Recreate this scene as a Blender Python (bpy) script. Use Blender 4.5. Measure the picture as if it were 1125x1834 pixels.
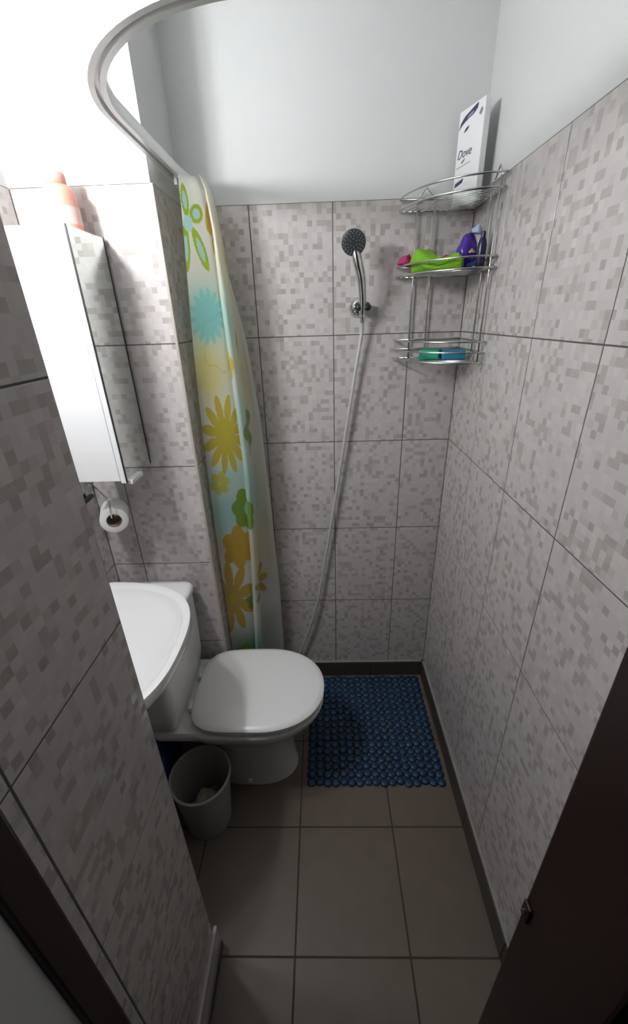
import bpy, bmesh, math, random
from mathutils import Vector, Matrix
random.seed(7)
for o in list(bpy.data.objects): bpy.data.objects.remove(o)
S = bpy.context.scene
C = S.collection
PI = math.pi

# ------------------------------------------------------------------ camera, world, exposure
CAM_H, F_PX = 1.7564, 729.36
YAW, PITCH, ROLL = -0.0273, -0.4438, -0.0321
def cam_axes():
    cy, sy, cp, sp = math.cos(YAW), math.sin(YAW), math.cos(PITCH), math.sin(PITCH)
    w = Vector((sy*cp, cy*cp, sp)); r = Vector((cy, -sy, 0)); u = r.cross(w)
    cr, sr = math.cos(ROLL), math.sin(ROLL)
    return r*cr + u*sr, u*cr - r*sr, w
r_, u_, w_ = cam_axes()
cd = bpy.data.cameras.new('camera'); cam = bpy.data.objects.new('camera', cd); C.objects.link(cam)
cd.sensor_fit = 'HORIZONTAL'; cd.sensor_width = 36.0; cd.lens = F_PX/1125*36.0
cd.clip_start = 0.01
m = Matrix((r_, u_, -w_)).transposed().to_4x4(); m.translation = Vector((0, 0, CAM_H))
cam.matrix_world = m
S.camera = cam
wd = bpy.data.worlds.new('world'); S.world = wd; wd.use_nodes = True
wd.node_tree.nodes['Background'].inputs[0].default_value = (0.9, 0.95, 1.0, 1)
wd.node_tree.nodes['Background'].inputs[1].default_value = 0.004
S.view_settings.view_transform = 'Standard'; S.view_settings.look = 'None'
S.view_settings.gamma = 1.0; S.view_settings.use_curve_mapping = False
S.view_settings.exposure = 0.0
LAMP_POS = (-0.835, 0.735, 2.20); LAMP_STRENGTH = 235.0

# ------------------------------------------------------------------ dimensions of the room
YB, XD, YF, XE, XL, XP, YP = 1.629, 0.512, 1.36, -0.443, -0.835, -0.352, 0.546
TW, TH, Z0 = 0.2758, 0.4, 0.0976
ZT = Z0 + 5*TH
ZC = 2.72
YD = 0.25          # plane of the door frame

# ------------------------------------------------------------------ material helpers
def new_mat(name):
    mt = bpy.data.materials.new(name); mt.use_nodes = True
    nt = mt.node_tree; b = nt.nodes['Principled BSDF']
    return mt, nt, b
def N(nt, t, **kw):
    n = nt.nodes.new(t)
    for k, v in kw.items(): setattr(n, k, v)
    return n
def mathn(nt, op, a, b=None):
    n = N(nt, 'ShaderNodeMath', operation=op)
    for i, v in enumerate((a, b)):
        if v is None: continue
        if hasattr(v, 'links'): nt.links.new(v, n.inputs[i])
        else: n.inputs[i].default_value = v
    return n.outputs[0]
def simple(name, col, rough=0.5, metal=0.0, noise=0.06, nscale=40, bump=0.0, spec=0.5, coat=0.0):
    mt, nt, b = new_mat(name)
    tc = N(nt, 'ShaderNodeTexCoord'); nz = N(nt, 'ShaderNodeTexNoise')
    nz.inputs['Scale'].default_value = nscale; nz.inputs['Detail'].default_value = 4
    nt.links.new(tc.outputs['Object'], nz.inputs['Vector'])
    mx = N(nt, 'ShaderNodeMix', data_type='RGBA')
    lo = [max(0, c*(1-noise)) for c in col]; hi = [min(1, c*(1+noise)) for c in col]
    mx.inputs[6].default_value = (*lo, 1); mx.inputs[7].default_value = (*hi, 1)
    nt.links.new(nz.outputs[0], mx.inputs[0]); nt.links.new(mx.outputs[2], b.inputs['Base Color'])
    b.inputs['Roughness'].default_value = rough; b.inputs['Metallic'].default_value = metal
    b.inputs['Specular IOR Level'].default_value = spec; b.inputs['Coat Weight'].default_value = coat
    if bump:
        bp = N(nt, 'ShaderNodeBump'); bp.inputs['Strength'].default_value = bump
        bp.inputs['Distance'].default_value = 0.002
        nt.links.new(nz.outputs[0], bp.inputs['Height']); nt.links.new(bp.outputs[0], b.inputs['Normal'])
    return mt

def mosaic_mat():
    """glazed wall tile printed and embossed with small squares"""
    mt, nt, b = new_mat('mosaic_tile'); L = nt.links
    tc = N(nt, 'ShaderNodeTexCoord'); sp = N(nt, 'ShaderNodeSeparateXYZ'); L.new(tc.outputs['Object'], sp.inputs[0])
    oi = N(nt, 'ShaderNodeObjectInfo')
    rnd = mathn(nt, 'MULTIPLY', oi.outputs['Random'], 97.0)
    cell = 0.0163
    def cellnoise(cx, cz, off):
        fx = mathn(nt, 'FLOOR', mathn(nt, 'DIVIDE', mathn(nt, 'ADD', sp.outputs[0], 5.0), cx))
        fz = mathn(nt, 'FLOOR', mathn(nt, 'DIVIDE', mathn(nt, 'ADD', sp.outputs[2], 5.0), cz))
        cb = N(nt, 'ShaderNodeCombineXYZ'); L.new(fx, cb.inputs[0]); L.new(fz, cb.inputs[1]); cb.inputs[2].default_value = off
        wn = N(nt, 'ShaderNodeTexWhiteNoise', noise_dimensions='4D'); L.new(cb.outputs[0], wn.inputs['Vector']); L.new(rnd, wn.inputs['W'])
        return wn
    n1 = cellnoise(cell, cell, 1.0); n2 = cellnoise(cell*2, cell, 2.0); n3 = cellnoise(cell, cell*2, 3.0)
    ramp = N(nt, 'ShaderNodeValToRGB'); ramp.color_ramp.interpolation = 'CONSTANT'
    els = ramp.color_ramp.elements
    els[0].position = 0; els[0].color = (0.535, 0.505, 0.497, 1)
    els[1].position = 0.34; els[1].color = (0.515, 0.486, 0.480, 1)
    for p, c in ((0.56, (0.575, 0.542, 0.528, 1)), (0.75, (0.470, 0.428, 0.402, 1)), (0.83, (0.395, 0.356, 0.332, 1)), (0.92, (0.345, 0.312, 0.292, 1))):
        e = els.new(p); e.color = c
    L.new(n1.outputs['Value'], ramp.inputs[0])
    m2 = N(nt, 'ShaderNodeMix', data_type='RGBA'); L.new(mathn(nt, 'GREATER_THAN', n2.outputs['Value'], 0.965), m2.inputs[0])
    L.new(ramp.outputs[0], m2.inputs[6]); m2.inputs[7].default_value = (0.392, 0.353, 0.331, 1)
    m3 = N(nt, 'ShaderNodeMix', data_type='RGBA'); L.new(mathn(nt, 'GREATER_THAN', n3.outputs['Value'], 0.97), m3.inputs[0])
    L.new(m2.outputs[2], m3.inputs[6]); m3.inputs[7].default_value = (0.403, 0.356, 0.342, 1)
    # soft clouding over the print
    nz = N(nt, 'ShaderNodeTexNoise'); nz.inputs['Scale'].default_value = 60; nz.inputs['Detail'].default_value = 3
    L.new(tc.outputs['Object'], nz.inputs['Vector'])
    m4 = N(nt, 'ShaderNodeMix', data_type='RGBA'); m4.inputs[7].default_value = (0.510, 0.479, 0.467, 1)
    L.new(mathn(nt, 'MULTIPLY', nz.outputs[0], 0.55), m4.inputs[0]); L.new(m3.outputs[2], m4.inputs[6])
    L.new(m4.outputs[2], b.inputs['Base Color'])
    # each little square is tilted a touch, so the glaze glitters
    ge = N(nt, 'ShaderNodeNewGeometry')
    sub = N(nt, 'ShaderNodeVectorMath', operation='SUBTRACT'); L.new(n1.outputs['Color'], sub.inputs[0]); sub.inputs[1].default_value = (.5, .5, .5)
    sc = N(nt, 'ShaderNodeVectorMath', operation='SCALE'); L.new(sub.outputs[0], sc.inputs[0]); sc.inputs['Scale'].default_value = 0.10
    ad = N(nt, 'ShaderNodeVectorMath', operation='ADD'); L.new(ge.outputs['Normal'], ad.inputs[0]); L.new(sc.outputs[0], ad.inputs[1])
    nm = N(nt, 'ShaderNodeVectorMath', operation='NORMALIZE'); L.new(ad.outputs[0], nm.inputs[0])
    bp = N(nt, 'ShaderNodeBump'); bp.inputs['Strength'].default_value = 0.25; bp.inputs['Distance'].default_value = 0.001
    L.new(nz.outputs[0], bp.inputs['Height']); L.new(nm.outputs[0], bp.inputs['Normal']); L.new(bp.outputs[0], b.inputs['Normal'])
    b.inputs['Roughness'].default_value = 0.17; b.inputs['Specular IOR Level'].default_value = 0.45
    return mt

M = {}
M['tile'] = mosaic_mat()
M['plaster'] = simple('white_plaster', (0.63, 0.64, 0.635), 0.75, noise=0.02, nscale=25, bump=0.06, spec=0.2)
M['grout'] = simple('dark_grout', (0.085, 0.08, 0.075), 0.9, noise=0.2, nscale=80)
M['floor_tile'] = simple('taupe_floor_tile', (0.142, 0.112, 0.090), 0.42, noise=0.14, nscale=14, spec=0.35)
M['floor_grout'] = simple('floor_grout', (0.05, 0.042, 0.036), 0.9, noise=0.2)
M['skirt'] = simple('brown_skirting_tile', (0.06, 0.047, 0.039), 0.4, noise=0.15, nscale=18)
M['caulk'] = simple('pale_caulk', (0.30, 0.29, 0.27), 0.6)
M['trim'] = simple('corner_trim_plastic', (0.42, 0.38, 0.34), 0.4)
M['ceramic'] = simple('white_ceramic', (0.84, 0.84, 0.845), 0.12, noise=0.012, nscale=6, spec=0.5, coat=0.3)
M['seat'] = simple('white_seat_plastic', (0.86, 0.855, 0.855), 0.22, noise=0.012, nscale=6)
M['white'] = simple('white_lacquer', (0.82, 0.83, 0.84), 0.35, noise=0.015)
M['chrome'] = simple('chrome', (0.72, 0.73, 0.74), 0.14, metal=1.0, noise=0.02)
M['wire'] = simple('chromed_wire', (0.62, 0.63, 0.62), 0.22, metal=1.0, noise=0.05)
M['hose'] = simple('steel_hose', (0.62, 0.62, 0.63), 0.4, metal=0.35, noise=0.04)
M['alu'] = simple('aluminium_rail', (0.80, 0.805, 0.81), 0.34, metal=0.45, noise=0.03)
M['black'] = simple('black_plastic', (0.012, 0.012, 0.013), 0.4)
M['shower_face'] = simple('dark_shower_face', (0.035, 0.042, 0.042), 0.35)
M['nozzle'] = simple('grey_nozzle', (0.3, 0.31, 0.31), 0.5)
M['paper'] = simple('toilet_paper', (0.80, 0.79, 0.77), 0.95, noise=0.03, nscale=90, bump=0.2)
M['card'] = simple('cardboard_core', (0.30, 0.22, 0.16), 0.9, noise=0.1)
M['bin'] = simple('pale_bin_plastic', (0.36, 0.355, 0.34), 0.45, noise=0.03)
M['litter'] = simple('crumpled_litter', (0.30, 0.21, 0.11), 0.9, noise=0.3, nscale=50, bump=0.6)
M['litter2'] = simple('pale_litter', (0.38, 0.33, 0.24), 0.9, noise=0.3, nscale=50, bump=0.6)
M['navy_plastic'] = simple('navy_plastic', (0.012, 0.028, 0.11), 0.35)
M['mat'] = simple('blue_mat_vinyl', (0.005, 0.036, 0.098), 0.38, noise=0.25, nscale=30)
M['frame'] = simple('dark_brown_door_wood', (0.020, 0.008, 0.006), 0.45, noise=0.3, nscale=12)
M['box'] = simple('white_carton', (0.80, 0.81, 0.82), 0.4, noise=0.01)
M['navy_ink'] = simple('navy_ink', (0.028, 0.026, 0.085), 0.4)
M['purple_ink'] = simple('lilac_ink', (0.30, 0.26, 0.42), 0.4)
M['grey_ink'] = simple('grey_ink', (0.22, 0.22, 0.26), 0.5)
M['gold_ink'] = simple('gold_ink', (0.25, 0.20, 0.13), 0.5)
M['green_cloth'] = simple('lime_green_cloth', (0.14, 0.34, 0.012), 0.95, noise=0.18, nscale=60, bump=0.4)
M['magenta'] = simple('magenta_fabric', (0.42, 0.03, 0.12), 0.9, noise=0.2, nscale=60, bump=0.4)
M['sponge_green'] = simple('green_sponge', (0.02, 0.30, 0.19), 0.95, noise=0.2, nscale=160, bump=0.8)
M['sponge_blue'] = simple('blue_sponge', (0.02, 0.20, 0.33), 0.95, noise=0.2, nscale=160, bump=0.8)
M['purple'] = simple('purple_film', (0.055, 0.015, 0.26), 0.22, noise=0.3, nscale=40)
M['indigo'] = simple('dark_indigo_plastic', (0.014, 0.012, 0.055), 0.3)
M['film_white'] = simple('white_film', (0.66, 0.67, 0.78), 0.3)
M['film_gold'] = simple('gold_film', (0.55, 0.36, 0.17), 0.4)
M['film_blue'] = simple('bright_blue_film', (0.03, 0.14, 0.60), 0.3)
M['lilac'] = simple('pale_lilac_plastic', (0.42, 0.46, 0.72), 0.35)
M['pink'] = simple('coral_pink_bottle', (0.78, 0.33, 0.25), 0.4, noise=0.05)
M['pink_pale'] = simple('pale_pink_label', (0.80, 0.52, 0.46), 0.5)
M['pink_cap'] = simple('coral_cap', (0.74, 0.36, 0.30), 0.35)
def mirror_mat():
    mt, nt, b = new_mat('mirror_glass')
    b.inputs['Base Color'].default_value = (0.80, 0.84, 0.82, 1); b.inputs['Metallic'].default_value = 1.0; b.inputs['Roughness'].default_value = 0.015
    return mt
M['mirror'] = mirror_mat()
def bulb_mat():
    mt, nt, b = new_mat('lit_bulb')
    b.inputs['Emission Color'].default_value = (0.97, 0.985, 1.0, 1); b.inputs['Emission Strength'].default_value = LAMP_STRENGTH
    return mt
M['bulb'] = bulb_mat()
def curtain_mat():
    mt, nt, b = new_mat('printed_curtain_vinyl'); L = nt.links
    at = N(nt, 'ShaderNodeAttribute', attribute_name='print')
    L.new(at.outputs['Color'], b.inputs['Base Color']); b.inputs['Roughness'].default_value = 0.38
    tr = N(nt, 'ShaderNodeBsdfTranslucent'); L.new(at.outputs['Color'], tr.inputs['Color'])
    mx = N(nt, 'ShaderNodeMixShader'); mx.inputs[0].default_value = 0.35
    L.new(b.outputs[0], mx.inputs[1]); L.new(tr.outputs[0], mx.inputs[2])
    tp = N(nt, 'ShaderNodeBsdfTransparent'); m2 = N(nt, 'ShaderNodeMixShader'); m2.inputs[0].default_value = 0.16
    L.new(mx.outputs[0], m2.inputs[1]); L.new(tp.outputs[0], m2.inputs[2])
    L.new(m2.outputs[0], nt.nodes['Material Output'].inputs['Surface'])
    return mt
M['curtain'] = curtain_mat()

# ------------------------------------------------------------------ object helpers
def link(name, me, mat, parent=None, loc=(0, 0, 0), rot=(0, 0, 0)):
    o = bpy.data.objects.new(name, me); C.objects.link(o)
    if mat is not None and not me.materials: me.materials.append(mat)
    o.location = loc; o.rotation_euler = rot
    if parent is not None: o.parent = parent
    return o
def bm_obj(name, bm, mat, parent=None, loc=(0, 0, 0), rot=(0, 0, 0), smooth=False):
    bmesh.ops.recalc_face_normals(bm, faces=bm.faces)
    me = bpy.data.meshes.new(name); bm.to_mesh(me); bm.free()
    if smooth:
        for p in me.polygons: p.use_smooth = True
    return link(name, me, mat, parent, loc, rot)
def smooth_by_angle(o, deg=40):
    me = o.data
    bm = bmesh.new(); bm.from_mesh(me)
    for f in bm.faces: f.smooth = True
    for e in bm.edges:
        if len(e.link_faces) == 2 and e.calc_face_angle(0) > math.radians(deg): e.smooth = False
    bm.to_mesh(me); bm.free()
    return o
def empty(name, loc=(0, 0, 0), rz=0):
    o = bpy.data.objects.new(name, None); C.objects.link(o); o.location = loc; o.rotation_euler = (0, 0, rz)
    o.empty_display_size = 0.05
    return o
def tag(o, label, cat, group=None, kind=None):
    o['label'] = label; o['category'] = cat
    if group: o['group'] = group
    if kind: o['kind'] = kind
    return o
def struct(o, label=None):
    o['kind'] = 'structure'
    if label: o['label'] = label
    return o
def box_bm(x0, x1, y0, y1, z0, z1, bev=0.0, seg=2, bm=None):
    b = bm or bmesh.new()
    g = bmesh.ops.create_cube(b, size=1.0)
    for v in g['verts']:
        v.co = Vector((x0 + (v.co.x+.5)*(x1-x0), y0 + (v.co.y+.5)*(y1-y0), z0 + (v.co.z+.5)*(z1-z0)))
    if bev > 0:
        es = list({e for v in g['verts'] for e in v.link_edges})
        bmesh.ops.bevel(b, geom=es, offset=bev, segments=seg, affect='EDGES', profile=0.5)
    return b
def tube_bm(pts, r, n=8, closed=False, bm=None, prof=None):
    """sweep a circle (or profile list of (side, up)) along points with a parallel frame"""
    b = bm or bmesh.new()
    pts = [Vector(p) for p in pts]; k = len(pts); rings = []
    rad = r if isinstance(r, (list, tuple)) else [r]*k
    t0 = (pts[1]-pts[0]).normalized()
    ref = Vector((0, 0, 1)) if abs(t0.z) < 0.9 else Vector((1, 0, 0))
    for i, p in enumerate(pts):
        if closed: t = (pts[(i+1) % k]-pts[i-1]).normalized()
        else: t = (pts[min(i+1, k-1)]-pts[max(i-1, 0)]).normalized()
        s = t.cross(ref)
        if s.length < 1e-6: s = t.cross(Vector((0, 1, 0)))
        s.normalize(); u = s.cross(t).normalized(); ref = u
        pr = prof or [(math.cos(2*PI*j/n), math.sin(2*PI*j/n)) for j in range(n)]
        rings.append([b.verts.new(p + s*(a*rad[i]) + u*(c*rad[i])) for a, c in pr])
    nn = len(rings[0])
    for i in range(k if closed else k-1):
        A, B = rings[i], rings[(i+1) % k]
        for j in range(nn): b.faces.new((A[j], A[(j+1) % nn], B[(j+1) % nn], B[j]))
    if not closed:
        b.faces.new(rings[0][::-1]); b.faces.new(rings[-1])
    return b
def lathe_bm(prof, n=32, cap0=True, cap1=True, bm=None):
    b = bm or bmesh.new(); rings = []
    for r, z in prof: rings.append([b.verts.new((r*math.cos(2*PI*j/n), r*math.sin(2*PI*j/n), z)) for j in range(n)])
    for A, B in zip(rings, rings[1:]):
        for j in range(n): b.faces.new((A[j], A[(j+1) % n], B[(j+1) % n], B[j]))
    if cap0: b.faces.new(rings[0][::-1])
    if cap1: b.faces.new(rings[-1])
    return b
def loft_bm(rings, cap0=True, cap1=True, bm=None):
    b = bm or bmesh.new(); R = [[b.verts.new(p) for p in r] for r in rings]; n = len(R[0])
    for A, B in zip(R, R[1:]):
        for j in range(n): b.faces.new((A[j], A[(j+1) % n], B[(j+1) % n], B[j]))
    if cap0: b.faces.new(R[0][::-1])
    if cap1: b.faces.new(R[-1])
    return b
def catmull(pts, per=10):
    P = [Vector(p) for p in pts]; P = [P[0]*2-P[1]] + P + [P[-1]*2-P[-2]]; out = []
    for i in range(1, len(P)-2):
        for k in range(per):
            t = k/per; a, b, c, d = P[i-1:i+3]
            out.append(0.5*((2*b) + (c-a)*t + (2*a-5*b+4*c-d)*t*t + (3*b-a-3*c+d)*t**3))
    out.append(P[-2]); return out

# ------------------------------------------------------------------ tiles
GAP = 0.0032; TT = 0.008
_tile_cache = {}
def tile_mesh(w, h, key, mat, bev=0.0005):
    k = (round(w, 4), round(h, 4), key)
    if k in _tile_cache: return _tile_cache[k]
    bm = bmesh.new(); a, c = w/2-GAP/2, h/2-GAP/2
    back = [bm.verts.new((sx*a, TT, sz*c)) for sx, sz in ((-1, -1), (1, -1), (1, 1), (-1, 1))]
    mid = [bm.verts.new((sx*a, bev, sz*c)) for sx, sz in ((-1, -1), (1, -1), (1, 1), (-1, 1))]
    fr = [bm.verts.new((sx*(a-bev), 0, sz*(c-bev))) for sx, sz in ((-1, -1), (1, -1), (1, 1), (-1, 1))]
    for A, B in ((back, mid), (mid, fr)):
        for j in range(4): bm.faces.new((A[j], A[(j+1) % 4], B[(j+1) % 4], B[j]))
    bm.faces.new(fr); bm.faces.new(back[::-1])
    bmesh.ops.recalc_face_normals(bm, faces=bm.faces)
    me = bpy.data.meshes.new('tile'); bm.to_mesh(me); bm.free(); me.materials.append(mat)
    _tile_cache[k] = me; return me
def wall_tiles(parent, origin, dirx, splits, zs, zrot):
    """tiles whose front faces lie in the vertical plane through origin, running along dirx; splits = distances along it"""
    for a, b in zip(splits, splits[1:]):
        for z0, z1 in zip(zs, zs[1:]):
            c = Vector(origin) + Vector(dirx)*((a+b)/2)
            o = bpy.data.objects.new('tile', tile_mesh(abs(b-a), z1-z0, 'w', M['tile'])); C.objects.link(o)
            o.location = (c.x + random.uniform(-.0002, .0002), c.y + random.uniform(-.0002, .0002), (z0+z1)/2)
            o.rotation_euler = (0, 0, zrot); o.parent = parent
ROWS = [Z0 + k*TH for k in range(6)]
GB = 0.0006   # grout lies this far behind the tile faces

# walls: body stands TT behind the tile faces
w_back = struct(bm_obj('wall_back', box_bm(XE-.1, XD+.15, YB+TT, YB+.12, 0, ZC), M['plaster']), 'white plastered back wall of the shower, tiled to head height')
bm_obj('grout_bed', box_bm(XE, XD, YB+GB, YB+TT, 0, ZT), M['grout'], w_back)
wall_tiles(w_back, (0, YB, 0), (1, 0, 0), [XE, -.2277, .0481, .3239, XD], ROWS, 0)

w_right = struct(bm_obj('wall_right', box_bm(XD+TT, XD+.12, YD, YB+TT, 0, ZC), M['plaster']), 'right wall, mosaic tiles below white plaster')
bm_obj('grout_bed', box_bm(XD+GB, XD+TT, YD, YB, 0, ZT), M['grout'], w_right)
wall_tiles(w_right, (XD, YB, 0), (0, -1, 0), [0, TW, 2*TW, 3*TW, 4*TW, YB-YD], ROWS, -PI/2)

w_rec = struct(bm_obj('wall_recess', box_bm(XL-.12, XE-TT, YF+TT, YB+.12, 0, ZC), M['plaster']), 'projecting wall beside the shower, mosaic tiles below white plaster')
bm_obj('grout_bed', box_bm(XL, XE-GB, YF+GB, YB, 0, ZT), M['grout'], w_rec)
wall_tiles(w_rec, (XE, YF, 0), (-1, 0, 0), [0, TW, XE-XL], ROWS, 0)
wall_tiles(w_rec, (XE, YF, 0), (0, 1, 0), [0, YB-YF], ROWS, PI/2)
trim = bm_obj('trim_1', box_bm(XE-.0075, XE+.0012, YF-.0012, YF+.0075, Z0, ZT, 0.001, 1), M['trim'])
struct(trim, 'narrow plastic corner trim on the projecting wall')

w_left = struct(bm_obj('wall_left', box_bm(XL-.12, XL-TT, YP-.05, YF+TT, 0, ZC), M['plaster']), 'left wall behind the washbasin')
bm_obj('grout_bed', box_bm(XL-TT, XL-GB, YP, YF, 0, ZT), M['grout'], w_left)
wall_tiles(w_left, (XL, YF, 0), (0, -1, 0), [0, TW, 2*TW, YF-YP], ROWS, PI/2)

w_part = struct(bm_obj('wall_partition', box_bm(XL-.12, XP-TT, YD, YP-TT, 0, ZC), M['plaster']), 'tiled partition wall beside the doorway')
bm_obj('grout_bed', box_bm(XL, XP-GB, YD, YP-GB, 0, ZT), M['grout'], w_part)
wall_tiles(w_part, (XP, YP, 0), (0, -1, 0), [0, TW, YP-YD], ROWS, PI/2)
wall_tiles(w_part, (XP, YP, 0), (-1, 0, 0), [0, TW, XP-XL], ROWS, PI)

flo = struct(bm_obj('floor', box_bm(XL-.12, XD+.12, -1.2, YB+.12, -.08, -GB), M['floor_grout']), 'brown tiled floor')
FS = 0.351
def floor_tile_mesh(w, d):
    k = (round(w, 4), round(d, 4), 'f')
    if k in _tile_cache: return _tile_cache[k]
    bm = box_bm(-w/2+.002, w/2-.002, -d/2+.002, d/2-.002, -.006, 0, 0.0012, 1)
    me = bpy.data.meshes.new('tile'); bm.to_mesh(me); bm.free(); me.materials.append(M['floor_tile']); _tile_cache[k] = me; return me
xs = [XL, -.467, -.116, .235, XD]; ys = [.537+FS*k for k in range(-3, 3)] + [YB]
for x0, x1 in zip(xs, xs[1:]):
    for y0, y1 in zip(ys, ys[1:]):
        if y1-y0 < .02: continue
        o = bpy.data.objects.new('tile', floor_tile_mesh(x1-x0, y1-y0)); C.objects.link(o)
        o.location = ((x0+x1)/2, (y0+y1)/2, random.uniform(-.0004, 0)); o.parent = flo
struct(bm_obj('ceiling', box_bm(XL-.12, XD+.12, YD, YB+.12, ZC, ZC+.08), M['plaster']), 'white ceiling')

# skirting tiles
def skirting(name, boxes, lab, caulk):
    root = struct(empty(name), lab)
    for bx in boxes: bm_obj('skirting_tile', box_bm(*bx, 0.0015, 1), M['skirt'], root)
    for bx in caulk: bm_obj('caulk_line', box_bm(*bx), M['caulk'], root)
SK = 0.012
skirting('baseboard_back', [(a+.001, b-.001, YB-SK, YB+.002, 0, Z0-.003) for a, b in zip([XE, -.116, .235], [-.116, .235, XD-SK])],
         'dark brown skirting tiles along the back wall', [(XE, XD-SK, YB-SK+.002, YB+.002, Z0-.003, Z0+.001)])
skirting('baseboard_right', [(XD-SK, XD+.002, a+.001, b-.001, 0, Z0-.003) for a, b in zip([YD, .537, .888, 1.239], [.537, .888, 1.239, YB])],
         'dark brown skirting tiles along the right wall', [(XD-SK+.005, XD+.002, YD, YB-SK, Z0-.003, Z0+.001)])
pr = struct(empty('baseboard_partition'), 'low tiled skirting of the partition wall')
bm_obj('tile_strip', box_bm(XP-.002, XP+.008, YD, YP+.016, .03, .132, 0.0015, 1), M['tile'], pr)
bm_obj('skirting_tile', box_bm(XP-.002, XP+.011, YD, YP+.019, 0, .03, 0.0015, 1), M['skirt'], pr)

# doorway: dark wooden frame posts, and the hall wall outside it on the left
d1 = struct(empty('door_1', (0, YD, 0)), 'dark brown wooden door frame seen at the edges of the doorway')
bm_obj('frame_post', box_bm(.237, XD+.12, .13-YD, 0, 0, ZC, 0.004, 2), M['frame'], d1)
bm_obj('frame_post', box_bm(XL, XP+.004, .205-YD, 0, 0, ZC, 0.004, 2), M['frame'], d1)
sp = bm_obj('strike_plate', box_bm(.233, .238, -.016, -.002, 1.085, 1.115, 0.002, 2), M['frame'], d1)
bm_obj('screw', lathe_bm([(.003, 0), (.003, .0015), (.001, .002)], 10), M['chrome'], sp, (.2326, -.009, 1.10), (0, -PI/2, 0))
struct(bm_obj('wall_hall', box_bm(XL-.12, XP-.004, -.6, .205, 0, ZC), M['plaster']), 'pale hall wall just outside the doorway')

# ------------------------------------------------------------------ the lamp that lights the room
lp = tag(empty('wall_lamp', LAMP_POS), 'twin bulb lamp on the left wall above the washbasin, out of view', 'lamp')
bm_obj('wall_plate', box_bm(-TT, .018, -.15, .15, -.03, .03, .006, 2), M['white'], lp)
for s_ in (-1, 1):
    arm = bm_obj('socket', tube_bm([(.016, s_*.095, 0), (.05, s_*.095, -.004)], [.017, .019], 18), M['white'], lp)
    bb = bmesh.new(); bmesh.ops.create_uvsphere(bb, u_segments=20, v_segments=12, radius=0.040)
    bm_obj('bulb', bb, M['bulb'], lp, (.088, s_*.095, -.01), smooth=True)

# ------------------------------------------------------------------ toilet
TYC = 1.155
def egg(x0, x1, hw, yc=TYC, n=56, pb=4.5, pf=2.15, split=0.52):
    xc = x0 + (x1-x0)*split; out = []
    for j in range(n):
        t = 2*PI*j/n; c, s = math.cos(t), math.sin(t)
        if c >= 0: a, p = x1-xc, pf
        else: a, p = xc-x0, pb
        q = (abs(c)**p + abs(s)**p)**(-1/p)
        # blend the power in y smoothly by taking each half's own superellipse
        out.append((xc + a*q*c, yc + hw*q*s))
    return out
def ring(pts, z): return [(x, y, z) for x, y in pts]
toilet = tag(empty('toilet', (-.3, TYC, 0)), 'white ceramic toilet with closed lid standing on the floor beside the shower', 'toilet')
def tpart(name, bm, mat, parent=toilet, sm=True, ang=45):
    off = Vector((-.3, TYC, 0))
    if parent is toilet:
        for v in bm.verts: v.co -= off
    o = bm_obj(name, bm, mat, parent)
    if sm: smooth_by_angle(o, ang)
    return o
bowl = loft_bm([ring(egg(-.46, -.135, .108), 0), ring(egg(-.455, -.14, .105), .02), ring(egg(-.45, -.15, .098), .12),
                ring(egg(-.46, -.135, .106), .22), ring(egg(-.49, -.085, .136), .29), ring(egg(-.535, -.045, .175), .345),
                ring(egg(-.555, -.022, .192), .38), ring(egg(-.562, -.016, .197), .400), ring(egg(-.562, -.016, .197), .410), ring(egg(-.556, -.022, .191), .417)])
tpart('bowl', bowl, M['ceramic'])
tpart('seat', loft_bm([ring(egg(-.505, -.022, .190), .4175), ring(egg(-.508, -.018, .194), .423), ring(egg(-.508, -.018, .194), .431), ring(egg(-.505, -.022, .190), .435)]), M['seat'])
lid_r = [ring(egg(-.507, -.019, .194), .4365), ring(egg(-.512, -.014, .199), .440), ring(egg(-.513, -.013, .200), .449), ring(egg(-.508, -.018, .195), .455), ring(egg(-.49, -.036, .178), .459), ring(egg(-.40, -.12, .10), .4625), ring(egg(-.30, -.20, .03), .4635)]
tpart('lid', loft_bm(lid_r), M['seat'])
for s in (-1, 1):
    tpart('hinge', tube_bm([(-.522, TYC+s*.075-.02, .432), (-.522, TYC+s*.075+.02, .432)], .011, 14), M['seat'])
# tank: slightly bellied box
def rrect(x0, x1, y0, y1, rad, z, k=6):
    out = []
    for cx, cy, a0 in ((x1-rad, y1-rad, 0), (x0+rad, y1-rad, PI/2), (x0+rad, y0+rad, PI), (x1-rad, y0+rad, 1.5*PI)):
        for i in range(k+1):
            a = a0 + PI/2*i/k; out.append((cx+rad*math.cos(a), cy+rad*math.sin(a), z))
    return out
tank = tpart('tank', loft_bm([rrect(-.735, -.548, .985, 1.325, .03, .418), rrect(-.745, -.545, .968, 1.335, .032, .44), rrect(-.75, -.535, .958, 1.342, .035, .50),
                       rrect(-.752, -.530, .956, 1.345, .035, .65), rrect(-.752, -.530, .956, 1.345, .035, .788)]), M['ceramic'])
tpart('tank_lid', loft_bm([rrect(-.755, -.527, .953, 1.348, .036, .790), rrect(-.757, -.523, .950, 1.350, .038, .797), rrect(-.757, -.523, .950, 1.350, .038, .814),
                           rrect(-.750, -.530, .957, 1.343, .034, .823), rrect(-.73, -.55, .977, 1.323, .02, .826)]), M['ceramic'])
tpart('deck', loft_bm([rrect(-.60, -.44, TYC-.13, TYC+.13, .03, .30), rrect(-.64, -.44, TYC-.165, TYC+.165, .035, .36), rrect(-.65, -.44, TYC-.185, TYC+.185, .04, .385), rrect(-.65, -.44, TYC-.185, TYC+.185, .04, .405), rrect(-.64, -.45, TYC-.178, TYC+.178, .035, .416)]), M['ceramic'])
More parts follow.
